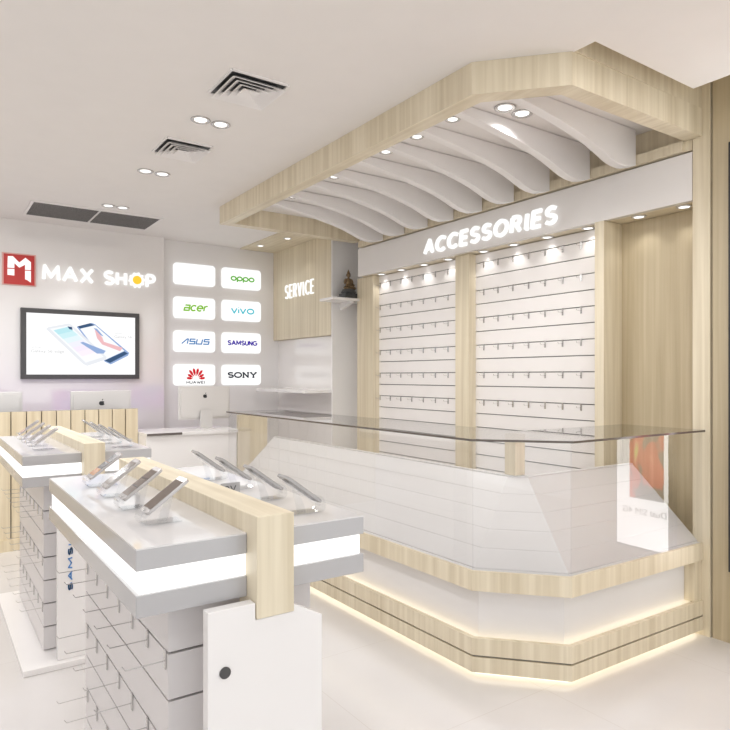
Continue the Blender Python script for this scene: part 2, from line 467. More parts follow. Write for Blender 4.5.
# stroke lettering
def arc(cx, cy, rx, ry, a0, a1, n=14):
    return [(cx+rx*math.cos(math.radians(a0+(a1-a0)*i/n)), cy+ry*math.sin(math.radians(a0+(a1-a0)*i/n))) for i in range(n+1)]
SC_ = arc(.31, .75, .29, .25, 35, 270, 12)+arc(.31, .25, .31, .25, 90, -150, 12)[1:]
GL = {
 'A': [[(0, 0), (.40, 1), (.80, 0)], [(.15, .34), (.65, .34)]],
 'C': [arc(.46, .5, .46, .5, 48, 312, 20)],
 'E': [[(.55, 1), (0, 1), (0, 0), (.55, 0)], [(0, .52), (.5, .52)]],
 'S': [SC_],
 'O': [arc(.46, .5, .46, .5, 0, 360, 28)],
 'R': [[(0, 0), (0, 1)], [(0, 1), (.30, 1)]+arc(.32, .74, .26, .26, 90, -90, 8)+[(0, .48)], [(.32, .48), (.64, 0)]],
 'I': [[(.07, 0), (.07, 1)], [(.14, 0), (.14, 0)]],
 'M': [[(0, 0), (.06, 1), (.46, .22), (.86, 1), (.92, 0)]],
 'X': [[(0, 0), (.72, 1)], [(0, 1), (.72, 0)]],
 'H': [[(0, 0), (0, 1)], [(.62, 0), (.62, 1)], [(0, .52), (.62, .52)]],
 'P': [[(0, 0), (0, 1)], [(0, 1), (.28, 1)]+arc(.30, .72, .28, .28, 90, -90, 8)+[(0, .44)]],
 'V': [[(0, 1), (.36, 0), (.72, 1)]],
 'U': [[(0, 1), (0, .32)]+arc(.32, .32, .32, .32, 180, 360, 10)+[(.64, 1)]],
 'N': [[(0, 0), (0, 1), (.64, 0), (.64, 1)]],
 'G': [arc(.46, .5, .46, .5, 48, 330, 20)+[(.90, .46), (.56, .46)]],
 'Y': [[(0, 1), (.36, .5), (.36, 0)], [(.36, .5), (.72, 1)]],
 'W': [[(0, 1), (.26, 0), (.50, .8), (.74, 0), (1.0, 1)]],
 'a': [arc(.40, .5, .40, .5, 30, 330, 20), [(.80, 1), (.80, 0)]],
 'c': [arc(.42, .5, .42, .5, 45, 315, 18)],
 'e': [[(.02, .5), (.84, .5)]+arc(.42, .5, .42, .5, 0, 310, 18)],
 'r': [[(0, 0), (0, 1)], arc(.34, .55, .34, .42, 170, 70, 8)],
 'v': [[(0, 1), (.42, 0), (.84, 1)]],
 'i': [[(0, 0), (0, .8)], [(0, 1.2), (0, 1.32)]],
 'o': [arc(.5, .5, .5, .5, 0, 360, 28)],
 'p': [arc(.5, .5, .5, .5, 0, 360, 28), [(0, .5), (0, -.42)]],
 # angular and wide cuts
 'a_': [[(.08, 1), (.80, 1), (.80, 0), (.05, 0), (.05, .5), (.80, .5)]],
 's_': [[(.80, 1), (.05, 1), (.05, .52), (.80, .52), (.80, 0), (0, 0)]],
 'u_': [[(0, 1), (0, 0), (.80, 0), (.80, 1)]],
 'A_': [[(0, 0), (.62, 1), (.80, 1), (.80, 0)]],
 'S^': [arc(.42, .75, .40, .25, 30, 270, 12)+arc(.42, .25, .42, .25, 90, -150, 12)[1:]],
 'O^': [arc(.58, .5, .58, .5, 0, 360, 28)],
 'N^': [[(.1, 0), (.1, 1), (.9, 0), (.9, 1)], [(-.08, 1), (.16, 1)], [(-.08, 0), (.28, 0)], [(.72, 1), (1.08, 1)]],
 'Y^': [[(.06, 1), (.5, .48), (.5, 0)], [(.5, .48), (.94, 1)], [(-.1, 1), (.26, 1)], [(.74, 1), (1.1, 1)], [(.32, 0), (.68, 0)]],
}
def stroke(mb, pl, wd, put, depth_n):
    hw = wd/2
    for p, q in zip(pl, pl[1:]):
        p, q = Vector(p), Vector(q); d = (q-p)
        if d.length < 1e-7: continue
        d.normalize(); n = Vector((-d.y, d.x))*hw
        put(mb, [p-n, q-n, q+n, p+n])
    for i, p in enumerate(pl):
        closed = (Vector(pl[0])-Vector(pl[-1])).length < 1e-6
        if 0 < i < len(pl)-1 or (closed and i == 0):
            put(mb, [Vector(p)+Vector((hw*math.cos(PI*k/5), hw*math.sin(PI*k/5))) for k in range(10)])
def stroke_word(word, org, basis, width, height, wd, depth, mat, parent, name='letter', shear=0., gap=.30, split=True):
    """word set with a pen of width wd; word may be a list of glyph keys; cap height and overall width are given"""
    O, Rr, U, N = Vector(org), *basis
    ext = []; x = 0
    for ch in word:
        if ch == ' ': x += .45; ext.append(None); continue
        w = max(p[0] for pl in GL[ch] for p in pl); ext.append(x); x += w+gap
    tot = x-gap
    sx, sy = (width-wd)/tot, (height-wd)
    mb = None; outs = []
    def put(m, pts):
        m.extr([(p.x+shear*p.y, p.y) for p in pts], O, Rr, U, N, depth)
    for ch, x0 in zip(word, ext):
        if x0 is None: continue
        if mb is None or split: mb = MB()
        for pl in GL[ch]:
            stroke(mb, [(wd/2+(x0+p[0])*sx, wd/2+p[1]*sy) for p in pl], wd, put, depth)
        if split: outs.append(mb.build(name, mat, parent))
    if not split: outs.append(mb.build(name, mat, parent))
    return outs
t = thing('wall_sign_lettering', (3.338, 3.33, 2.40), 'white lit raised letters reading ACCESSORIES on the fascia', 'sign')
stroke_word('ACCESSORIES', (3.3395, 3.99, 2.326), SIDE, 1.32, .124, .0245, .02, SIGNW, t, shear=.13, gap=.38)
t = thing('wall_sign_lettering', (3.238, 5.92, 2.27), 'white lit raised letters reading SERVICE on the wood wall', 'sign')
stroke_word('SERVICE', (3.2395, 6.22, 2.185), SIDE, .62, .15, .014, .014, SIGNW, t, gap=.42)

# ------------------------------------------------------------------ wall shelf and statue
t = thing('wall_shelf', (3.39, 5.26, 2.0), 'white wall shelf carrying the small dark seated statue', 'shelf')
b = MB(); b.prism([(3.10, 5.02), (3.52, 5.02), (3.52, 5.26), (3.10, 5.26)], 2.06, 2.085); b.build('board', WHITE, t, bevel=.002)
b = MB(); b.extr([(0, 0), (.2, 0), (.2, -.012), (0, -.07)], (3.33, 5.26, 2.06), -YR, ZR, XR, .03); b.build('bracket', WHITE, t)
t = thing('statue', (3.345, 5.13, 2.085), 'small dark bronze statue of a seated figure on a stepped base, on the white shelf', 'statue')
sx, sy, sz = 3.345, 5.13, 2.085
b = MB(); b.prism([(sx-.085, sy-.07), (sx+.085, sy-.07), (sx+.085, sy+.07), (sx-.085, sy+.07)], sz, sz+.03)
b.prism([(sx-.072, sy-.06), (sx+.072, sy-.06), (sx+.072, sy+.06), (sx-.072, sy+.06)], sz+.03, sz+.052)
b.lathe([(.066, .052), (.073, .066), (.062, .085), (.060, .095)], (sx, sy, sz), 20)
b.build('pedestal', STONE, t, bevel=.003)
b = MB(); zb = sz+.088
rz = lambda a: Matrix.Rotation(a, 4, 'Z')
ry = lambda a: Matrix.Rotation(a, 4, 'Y')
for s in (-1, 1):
    b.ell((sx+s*.036, sy-.018, zb+.018), (.036, .024, .018), rz(s*-.55)); b.ell((sx+s*.018, sy-.040, zb+.014), (.032, .014, .012), rz(s*.25))
    b.ell((sx+s*.040, sy-.002, zb+.082), (.012, .013, .030), ry(s*-.25)); b.ell((sx+s*.036, sy-.022, zb+.046), (.010, .024, .012), rz(s*.4))
    b.ell((sx+s*.012, sy-.040, zb+.034), (.013, .010, .007)); b.ell((sx+s*.021, sy, zb+.142), (.004, .006, .013))
b.ell((sx, sy, zb+.035), (.036, .028, .034)); b.ell((sx, sy, zb+.075), (.033, .022, .042)); b.ell((sx, sy, zb+.101), (.040, .018, .014))
b.ell((sx, sy, zb+.120), (.011, .011, .014)); b.ell((sx, sy-.002, zb+.147), (.020, .021, .026)); b.ell((sx, sy-.022, zb+.143), (.004, .005, .007))
b.ell((sx, sy, zb+.172), (.013, .013, .012)); b.ell((sx, sy, zb+.186), (.006, .006, .014))
o = b.build('figure', BRONZE, t, smooth=True)
rm = o.modifiers.new('fuse', 'REMESH'); rm.mode = 'VOXEL'; rm.voxel_size = .0028; rm.use_smooth_shade = True
sm = o.modifiers.new('smooth', 'SMOOTH'); sm.factor = .5; sm.iterations = 4

# service ledge
b = MB(); b.box(2.95, 3.30, 5.29, 6.35, 1.185, 1.215)
o = b.build('service_ledge', WHITE, None, bevel=.002); tag(o, 'white ledge board in front of the service wall, under the SERVICE letters', 'shelf')

# ------------------------------------------------------------------ back wall: light boxes
GREEN, TEAL, BLUE, INK = flat('print_green', (.22, .50, .035)), flat('print_teal', (.06, .50, .60)), flat('print_blue', (.05, .20, .47)), flat('print_ink', (.03, .035, .05))
LIME, VIOL, RED = flat('print_leaf_green', (.13, .42, .05)), flat('print_violet_blue', (.06, .03, .36)), flat('print_red', (.62, .02, .03))
def rrect(x0, x1, z0, z1, r, n=5):
    pts = []
    for cx, cz, a0 in ((x1-r, z0+r, -PI/2), (x1-r, z1-r, 0), (x0+r, z1-r, PI/2), (x0+r, z0+r, PI)):
        for k in range(n+1):
            a = a0+k*PI/2/n; pts.append((cx+r*math.cos(a), cz+r*math.sin(a)))
    return pts
CARDS = [(0, 0, None, 'blank white lit rounded card at the top left of the back wall'),
         (1, 0, ('oppo', LIME, .28, .055, .015, 'oppo', 0.), 'white lit card with green rounded lettering, top right of the cards'),
         (0, 1, ('acer', GREEN, .26, .070, .016, ['a_', 'c', 'e', 'r'], .22), 'white lit card with bright green slanted lettering, left column second from top'),
         (1, 1, ('vivo', TEAL, .275, .066, .015, 'vivo', 0.), 'white lit card with teal lettering, right column second from top'),
         (0, 2, ('ASUS', BLUE, .30, .062, .013, ['A_', 's_', 'u_', 's_'], .25), 'white lit card with mid blue slanted lettering, left column third from top'),
         (1, 2, ('SAMSUNG', VIOL, .35, .056, .013, 'SAMSUNG', 0.), 'white lit card with dark violet blue capital lettering, right column third from top'),
         (0, 3, ('HUAWEI', INK, .20, .030, .006, 'HUAWEI', 0.), 'white lit card with a red petal emblem above black letters, bottom left'),
         (1, 3, ('SONY', INK, .35, .066, .016, ['S^', 'O^', 'N^', 'Y^'], 0.), 'white lit card with black wide capital lettering, bottom right of the cards')]
for c, r, tx, lb in CARDS:
    x0, x1 = ((2.10, 2.545), (2.622, 3.075))[c]; zc = 2.408-.349*r; z0, z1 = zc-.11, zc+.11
    t = thing('light_box', ((x0+x1)/2, 6.52, z0), lb, 'light box', 'lit cards on the back wall')
    b = MB(); b.extr(rrect(x0, x1, z0, z1, .035), (0, 6.5205, 0), XR, ZR, -YR, .0205); fc = b.build('face', CARDW, t)
    if tx:
        w, m, W, Hh, pen, keys, sh = tx
        xc = (x0+x1)/2+.01
        zt = zc-Hh/2 if w != 'HUAWEI' else z0+.018
        stroke_word(keys, (xc-W/2-sh*Hh/2, 6.4998, zt), FRONT, W, Hh, pen, .002, m, fc, 'lettering', sh, .26, False)
        if w == 'HUAWEI':
            b = MB(); cz = z0+.066
            for k in range(8):
                a = math.radians(8+k*164/7)
                d = Vector((math.cos(a), math.sin(a))); n = Vector((-d.y, d.x))
                ll = .118 if 1 < k < 6 else .098
                pts = [d*.030, d*(ll*.6)+n*-.0125, d*(ll*.85)+n*-.0125, d*ll, d*(ll*.85)+n*.0125, d*(ll*.6)+n*.0125]
                b.extr([(xc+p.x*1.05, cz+p.y) for p in pts], (0, 6.4985, 0), XR, ZR, -YR, .002)
            b.build('emblem', RED, fc)

# ------------------------------------------------------------------ MAX SHOP sign
REDP, REDL = pbr('red_enamel', (.55, .035, .03), .35), pbr('pale_red_rim', (.75, .42, .38), .35)
YEL = emis('yellow_sun', (.9, .55, .05), .72)
t = thing('logo_plaque', (.69, 6.45, 2.155), 'red square plaque with a white block letter M left of the shop name', 'sign')
b = MB(); b.box(.557, .825, 6.432, 6.4505, 2.158, 2.442); b.build('rim', REDL, t)
b = MB(); b.box(.570, .812, 6.426, 6.4319, 2.165, 2.43); b.build('plate', REDP, t)
u = lambda px, py: (.570+(px-22)/200*.242, 2.43-(py-430-(px-22)*.03)/(205)*.265)
for pts in ([(48, 448), (80, 446), (122, 487), (162, 452), (198, 480), (198, 534), (160, 534), (160, 500), (122, 522), (90, 492), (90, 526), (46, 526)],
            [(46, 534), (90, 534), (90, 578), (46, 575)], [(160, 541), (198, 541), (198, 622), (176, 606), (160, 600)]):
    b = MB(); b.extr([u(*p) for p in pts], (0, 6.4259, 0), XR, ZR, -YR, .006); b.build('letter_piece', SIGNW, t)
t = thing('wall_sign_lettering', (1.38, 6.45, 2.22), 'white lit shop name MAX SHOP with a yellow sun in its O', 'sign')
stroke_word('MAX', (.875, 6.4495, 2.218), FRONT, .445, .15, .029, .02, SIGNW, t)
stroke_word('SH', (1.405, 6.4495, 2.222), FRONT, .218, .142, .029, .02, SIGNW, t)
stroke_word('P', (1.80, 6.4495, 2.222), FRONT, .10, .142, .029, .02, SIGNW, t)
b = MB(); cx, cz = 1.715, 2.292
pts = []
for k in range(40):
    a = 2*PI*k/40; rr = .077 if (k % 4) in (0, 1) else .064
    pts.append((cx+rr*math.cos(a), cz+rr*math.sin(a)))
b.extr(pts, (0, 6.449, 0), XR, ZR, -YR, .02); b.build('letter', SIGNW, t)
b = MB(); b.cyl((cx, 6.4285, cz), (cx, 6.424, cz), .042, seg=28); b.build('sun_disc', YEL, t, label='round yellow disc in the middle of the O')

# ------------------------------------------------------------------ TV
t = thing('television', (1.215, 6.45, 1.32), 'wall mounted television with dark frame showing two large phones on white', 'television')
X0, X1, Z0, Z1 = .70, 1.73, 1.322, 1.96
b = MB()
for q in ((X0, X1, Z0, Z0+.042), (X0, X1, Z1-.042, Z1), (X0, X0+.045, Z0+.042, Z1-.042), (X1-.04, X1, Z0+.042, Z1-.042)):
    b.box(q[0], q[1], 6.40, 6.449, q[2], q[3])
b.build('frame', DGREY, t, bevel=.003)
b = MB(); b.box(X0+.045, X1-.04, 6.412, 6.44, Z0+.042, Z1-.042); tvs = b.build('screen', SCRW, t)
def tv(px, py):
    zt = 48+32*(px-30)/660
    return (X0+(px-30)/660*1.03, Z1-.638*(py-zt)/(440-zt))
def tvpoly(name, pts, mat, k, parent=tvs):
    b = MB(); b.extr([tv(*p) for p in pts], (0, 6.4118-.0008*k, 0), XR, ZR, -YR, .0006); return b.build(name, mat, parent)
P1, P2, P3, P4 = flat('pic_silver', (.80, .82, .86)), flat('pic_pale_cyan', (.55, .80, .86)), flat('pic_lilac', (.80, .75, .92)), flat('pic_navy', (.05, .10, .20))
P5, P6, P7 = flat('pic_blue_wave', (.30, .42, .68)), flat('pic_rose', (.85, .50, .52)), flat('pic_grey_text', (.55, .55, .56))
P8, P9 = flat('pic_white_glass', (.93, .95, .98)), flat('pic_pale_pink', (.92, .82, .92))
tvpoly('pictured_phone', [(325, 152), (410, 130), (430, 138), (630, 296), (622, 312), (520, 360), (485, 345)], P5, 0)
tvpoly('pictured_phone', [(345, 163), (430, 144), (600, 285), (480, 338)], P8, 1)
tvpoly('picture_detail', [(330, 150), (400, 132), (428, 143), (345, 163)], P4, 2)
tvpoly('picture_detail', [(425, 160), (470, 210), (480, 235), (590, 268), (575, 287), (470, 250), (440, 215)], P6, 2)
tvpoly('picture_detail', [(420, 158), (440, 163), (478, 205), (462, 200)], P5, 3)
tvpoly('picture_detail', [(484, 338), (600, 288), (622, 300), (515, 352)], P4, 2)
tvpoly('pictured_phone', [(160, 165), (172, 155), (280, 134), (298, 140), (495, 318), (490, 334), (385, 368), (362, 358)], P1, 3)
tvpoly('picture_detail', [(182, 164), (285, 146), (478, 318), (376, 350)], P8, 4)
gcol = [(.50, .80, .86), (.62, .86, .90), (.78, .90, .95), (.86, .86, .96), (.90, .82, .94), (.94, .86, .93), (.95, .93, .96)]
for k in range(7):
    f0, f1 = k/7, (k+1)/7
    A, B, Cc, D = (200, 172), (280, 152), (468, 312), (380, 340)
    l = lambda p, q, f: (p[0]+(q[0]-p[0])*f, p[1]+(q[1]-p[1])*f)
    tvpoly('picture_detail', [l(A, D, f0), l(B, Cc, f0), l(B, Cc, f1), l(A, D, f1)], flat('pic_tint', gcol[k]), 5)
tvpoly('picture_detail', [(345, 240), (360, 235), (490, 285), (478, 300), (440, 300)], P5, 6)
tvpoly('picture_detail', [(275, 150), (300, 154), (303, 170), (285, 165)], P4, 6)
for s, (px, py), W in (('Galaxy S6 edge', (82, 298), .275), ('Galaxy S6', (540, 218), .165), ('SAMSUNG', (85, 268), .08), ('SAMSUNG', (542, 190), .07)):
    q = tv(px, py); text_bm(s, (q[0], 6.411, q[1]), XR, ZR, -YR, W, .034 if W > .1 else .012, .0006).build('caption', P7, tvs)

# ------------------------------------------------------------------ slatted wood desk (left) and white desk
t = thing('cashier_desk', (.45, 5.9, 0), 'pale wood cashier desk fronted by upright slats below the television', 'desk')
XA, XB = -.72, 1.50
b = MB(); b.box(XA, XB, 5.625, 5.66, .06, 1.072, 1)
n = int((XB-XA)/.1065)
for i in range(n):
    x = XB-.1065*i; b.box(x-.0985, x, 5.60, 5.6249, .09, 1.072, 0)
b.build('slat_front', [WOOD_L, BROWN], t)
b = MB(); b.box(XA, XB, 5.585, 6.12, 0, .09); b.build('base', WOOD_L, t)
b = MB(); b.box(XA, XB, 5.661, 6.12, .74, .775); b.build('worktop', WHITE, t)
for xx in (XA, XB-.03):
    b = MB(); b.box(xx, xx+.03, 5.661, 6.12, .0901, .739); b.build('side_panel', WOOD_L, t)

t = thing('service_desk', (1.9, 5.6, 0), 'plain white desk between the slatted wood desk and the glass counter', 'desk')
b = MB(); b.box(1.505, 2.30, 5.37, 5.395, 0, .845); b.box(1.505, 1.53, 5.395, 5.85, 0, .845); b.box(2.275, 2.30, 5.395, 5.85, 0, .845); b.build('body', WHITE, t)
b = MB(); b.box(1.505, 2.31, 5.35, 5.86, .846, .872); b.build('worktop', WHITE, t, bevel=.002)
b = MB(); b.box(1.506, 1.80, 5.345, 5.3495, .852, .872); b.build('edge_strip', BROWN, t, label='dark brown edging strip along the desk top')
b = MB(); b.box(2.312, 2.60, 5.36, 5.39, 0, 1.0)
o = b.build('wood_screen', WOOD, None); tag(o, 'upright pale wood board at the right end of the white desk, behind the counter glass', 'screen')

# ------------------------------------------------------------------ desktop computers seen from behind
SCRP = None
def purple_screen():
    m, nt, out = nmat('blurred_wallpaper_screen')
    N = nt.nodes.new; L = nt.links.new
    tc = N('ShaderNodeTexCoord'); n = N('ShaderNodeTexNoise'); n.inputs['Scale'].default_value = 4.5
    L(tc.outputs['Object'], n.inputs['Vector'])
    r = N('ShaderNodeValToRGB'); r.color_ramp.elements[0].position = .35; r.color_ramp.elements[0].color = (.02, .04, .30, 1)
    r.color_ramp.elements[1].position = .65; r.color_ramp.elements[1].color = (.40, .03, .36, 1)
    L(n.outputs['Fac'], r.inputs['Fac'])
    e = N('ShaderNodeEmission'); e.inputs['Strength'].default_value = 1.2
    L(r.outputs['Color'], e.inputs['Color']); L(e.outputs[0], out.inputs['Surface']); return m
SCRP = purple_screen()
def computer(x, y, z, w, h, label, tilt=.06):
    t = thing('desktop_computer', (x, y, z), label, 'computer', 'silver desktop computers')
    zb = z+.085
    b = MB(); b.box(x-w/2, x+w/2, y, y+.018, zb, zb+h, 0, .004)
    # thickened back
    pts = rrect(x-w/2+.02, x+w/2-.02, zb+.02, zb+h-.02, .03)
    b.extr(pts, (0, y, 0), XR, ZR, -YR, .012)
    hs = b.build('housing', ALU, t)
    b = MB(); b.box(x-w/2+.012, x+w/2-.012, y+.0181, y+.0195, zb+.03, zb+h-.012); b.build('screen', SCRP, hs)
    b = MB(); pr = [(-.075, 0), (.075, 0), (.075, .006), (.02, .014), (-.01, .17), (-.018, .17), (-.004, .010), (-.075, .006)]
    b.extr([(p[0], p[1]) for p in pr], (x-.055, y-.035, z), YR, ZR, XR, .11); b.build('stand', ALU, t)
    # fruit-shaped emblem
    c = zb+h*.70; R = h*.062
    k = []
    for i in range(36):
        a = PI/2+2*PI*i/36
        rr = R*(1+.07*math.cos(2*a))*(1-.16*max(0, math.cos(a-PI/2))**10-.10*max(0, math.cos(a+PI/2))**14)
        px, pz = rr*math.cos(a), rr*math.sin(a)
        d = math.hypot(px-R*1.28, pz-R*.12)
        if d < R*.55: px = R*1.28-math.sqrt(max(0, (R*.55)**2-(pz-R*.12)**2))
        k.append((x+px, c+pz))
    b = MB(); b.extr(k, (0, y-.0121, 0), XR, ZR, -YR, .0015)
    b.extr([(x+R*.02, c+R*1.12), (x+R*.38, c+R*1.2), (x+R*.5, c+R*1.72), (x+R*.12, c+R*1.55)], (0, y-.0121, 0), XR, ZR, -YR, .0015)
    b.build('emblem', BLACK, hs)
    return t
computer(2.10, 5.62, .872, .485, .30, 'silver desktop computer seen from behind, standing on the white desk')
computer(1.275, 5.92, .775, .50, .36, 'silver desktop computer seen from behind, near the right end of the slatted wood desk')
computer(.41, 5.92, .775, .50, .36, 'silver desktop computer seen from behind, at the left photo edge on the slatted desk')

# ------------------------------------------------------------------ glass counter
CP = [(1.975, 4.78), (2.008, 2.071), (2.297, 1.758), (3.333, 1.735)]
t = thing('glass_counter', (2.45, 3.0, 0), 'long white and pale wood shop counter with a cut corner and glass upper case', 'counter')
def ring(d0, d1): return offset(CP, d0), offset(CP, d1)
def strip(name, d0, d1, z0, z1, mat, **kw):
    b = MB(); a, c = ring(d0, d1); b.band(a, c, z0, z1); return b.build(name, mat, t, **kw)
strip('toe_kick', .06, .12, 0, .03, WHITE)
strip('lower_band', 0, .42, .03, .098, WOOD)
strip('band_groove', .012, .40, .0981, .107, GAP)
b = MB(); a, c = ring(0, .42); b.band(a, c, .1071, .150); a, c = ring(0, .022); b.band(a, c, .150, .182); b.build('upper_band', WOOD, t)
strip('front_panel', .065, .11, .1501, .392, CWHITE)
strip('ledge', 0, .44, .3921, .481, WOOD)
strip('light_strip', .030, .050, .1502, .157, LEDWARM, label='warm glowing strip behind the upper wood band')
strip('light_strip', .035, .055, .012, .0295, LEDWARM, label='warm glowing strip under the plinth')
g0 = offset(CP, .004); g1 = offset(CP, .012)
for i in range(3):
    b = MB(); b.prism([g0[i], g0[i+1], g1[i+1], g1[i]], .4812, 1.059); b.build('glass_pane', GLASS, t)
b = MB(); b.box(1.985, 2.415, 4.766, 4.774, .4812, 1.059); b.build('glass_pane', GLASS, t)
b = MB(); a, c = ring(-.012, .47); b.band(a, c, 1.06, 1.070, 0, 0)
for f in b.bm.faces:
    q = f.calc_center_median()
    if min((q.xy-(Vector(a[i])+Vector(a[i+1]))/2).length for i in range(3)) < .01: f.material_index = 1
b.build('glass_top', [GLASST, GEDGE], t)
b = MB(); a, c = ring(.014, .424); b.band(a, c, .4811, .4822); b.build('case_floor', CWHITE, t)
# white stepped display rising towards the staff side, one cross-section swept along the case
sec = [(.43, .4824), (.43, .85), (.405, .85)]
for k in range(5):
    d1, z1 = .405-.075*k, .842-.071*k
    sec += [(d1, z1), (d1-.0742, z1-.0685)]
sec += [(.03, .4824)]
b = MB(); cols = [offset(CP, d) for d, z in sec]
grid = [[b.bm.verts.new((*cols[q][i2], sec[q][1])) for q in range(len(sec))] for i2 in range(4)]
for A, B in zip(grid, grid[1:]):
    for q in range(len(sec)):
        q2 = (q+1) % len(sec); b.bm.faces.new((A[q], A[q2], B[q2], B[q]))
b.bm.faces.new(grid[0]); b.bm.faces.new(list(reversed(grid[-1])))
b.build('stepped_display', STEPW, t)
pc = offset(CP, .46)
b = MB(); b.box(2.43, 2.50, 2.20, 2.27, .851, 1.058); b.build('corner_post', WOOD, t)
b = MB(); b.box(3.27, 3.3345, 1.745, 1.80, .1821, .391); b.build('end_return', WOOD, t)

# ------------------------------------------------------------------ light box poster on the end wall
def poster_art():
    m, nt, out = nmat('poster_picture')
    N = nt.nodes.new; L = nt.links.new
    tc = N('ShaderNodeTexCoord'); mp = N('ShaderNodeMapping'); mp.inputs['Rotation'].default_value = (.62, 0, 0); mp.inputs['Scale'].default_value = (1, 5.2, 2.4)
    L(tc.outputs['Object'], mp.inputs['Vector'])
    n = N('ShaderNodeTexNoise'); n.inputs['Scale'].default_value = 1.7; n.inputs['Detail'].default_value = 2; n.inputs['Distortion'].default_value = .6
    L(mp.outputs[0], n.inputs['Vector'])
    r = N('ShaderNodeValToRGB'); e = r.color_ramp.elements
    e[0].position = .30; e[0].color = (.10, .10, .11, 1); e[1].position = .75; e[1].color = (.55, .70, .10, 1)
    for p, c in ((.43, (.12, .10, .11, 1)), (.47, (.55, .05, .035, 1)), (.60, (.66, .07, .05, 1)), (.64, (.8, .26, .15, 1))):
        k = e.new(p); k.color = c
    L(n.outputs['Fac'], r.inputs['Fac'])
    em = N('ShaderNodeEmission'); em.inputs['Strength'].default_value = 2.6
    L(r.outputs['Color'], em.inputs['Color']); L(em.outputs[0], out.inputs['Surface']); return m
ART = poster_art(); BOARDW = emis('lit_poster_white', (1, 1, 1), 2.8)
t = thing('light_box_poster', (3.33, 1.37, .385), 'tall lit poster box with a red picture on the wood end wall at right', 'poster')
b = MB(); b.box(3.305, 3.344, 1.24, 1.595, .37, 2.52); b.build('frame', BLACK, t, bevel=.003)
b = MB(); b.box(3.301, 3.3049, 1.25, 1.568, .385, 2.505); pbd = b.build('board', BOARDW, t)
b = MB(); b.box(3.298, 3.3009, 1.335, 1.545, .66, 2.0); b.build('picture', ART, pbd)
text_bm('Dual SIM 4G', (3.3008, 1.56, .57), -YR, ZR, -XR, .27, .036, .001).build('caption', P7, pbd)

# ------------------------------------------------------------------ display tables
BLUET = pbr('blue_print', (.10, .28, .62), .4)
def display_table(oy, label, first):
    t = thing('display_table', (.659, 1.95+oy, 0), label, 'display table', 'phone display tables')
    x0, x1, y0, y1 = .367, .951, 1.385+oy, 2.53+oy
    bx0, bx1 = .62, .715
    for nm, z0, z1, m, ins in (('top_slab', .935, .9795, LACQ, 0), ('top_sheet', .9796, .983, LACQT, .001), ('light_band', .8831, .9349, LEDW, .008), ('lower_slab', .835, .883, LACQ, 0)):
        b = MB(); b.box(x0+ins, bx0-.0005, y0+ins, y1-ins, z0, z1); b.box(bx1+.0005, x1-ins, y0+ins, y1-ins, z0, z1)
        b.build(nm, m, t, bevel=.0015 if ins == 0 else 0., **({'label': 'glossy white sheet on the slab'} if nm == 'top_sheet' else {}))
    b = MB(); b.extr([(1.33+oy, .797), (1.43+oy, .797), (1.43+oy, .86), (2.48+oy, .86), (2.48+oy, .797), (2.585+oy, .797), (2.585+oy, 1.03), (1.33+oy, 1.03)], (bx0, 0, 0), YR, ZR, XR, bx1-bx0)
    b.build('wood_beam', WOOD, t, bevel=.002)
    X0, X1, Y0, Y1 = .469, .849, 1.49+oy, 2.43+oy
    b = MB(); b.box(X0+.01, X1-.01, Y0+.01, Y1-.01, .03, .834, 1)
    gz = [.8345]+[.70-.1115*k for k in range(7)]
    gz = gz[:-1]+[.03]
    for a, c in zip(gz, gz[1:]):
        lo, hi = c+.003, a-(.003 if a < .83 else 0)
        b.box(X0, X0+.0099, Y0, Y1, lo, hi); b.box(X1-.0099, X1, Y0, Y1, lo, hi)
        b.box(X0+.0099, X1-.0099, Y0, Y0+.0099, lo, hi); b.box(X0+.0099, X1-.0099, Y1-.0099, Y1, lo, hi)
    b.build('slat_body', [SLATT, GAP], t)
    b = MB(); b.extr([(.506, .029), (.794, .029), (.794, .772), (.7165, .812), (.7165, .7955), (.6185, .7955), (.6185, .834), (.506, .834)], (0, 1.335+oy, 0), XR, ZR, YR, .03)
    b.box(.60, .72, 1.3651+oy, 1.4899+oy, .029, .76); ep = b.build('end_panel', WHITE, t, bevel=.0015)
    b = MB(); b.box(.36, .958, 1.30+oy, 2.54+oy, 0, .028); b.build('plinth', WHITE, t, bevel=.003)
    if first:
        b = MB(); b.cyl((.545, 1.3349, .695), (.545, 1.332, .695), .013, seg=24); b.build('cable_grommet', DGREY, ep, label='dark grey round mark on the white end panel')
    else:
        stroke_word('SAMSUNG', (.572, 1.3349+oy, .345), (ZR, -XR, -YR), .36, .022, .006, .002, BLUET, ep, 'lettering', split=False)[0]['label'] = ('blue upright lettering on the white end panel')
    return t
display_table(0, 'white phone display table with a wood centre beam, the nearest one in the foreground', True)
display_table(1.911, 'white phone display table with a wood centre beam, the farther one at left', False)
hp = None
for nm, oy in (('nearest', 0), ('farther', 1.911)):
    for r in range(3):
        for c in range(7):
            y, z = 1.51+.146*c+oy, .70-.223*r
            lb = 'long chrome hook on %s display table, %s row, %s from the front' % (nm, ('top', 'middle', 'bottom')[r], ORD[c])
            if hp is None: hp = make_hook(.469, y, z, .10, lb, 'prong hooks on the display tables')
            else: dup(hp, (.469, y, z), lb)

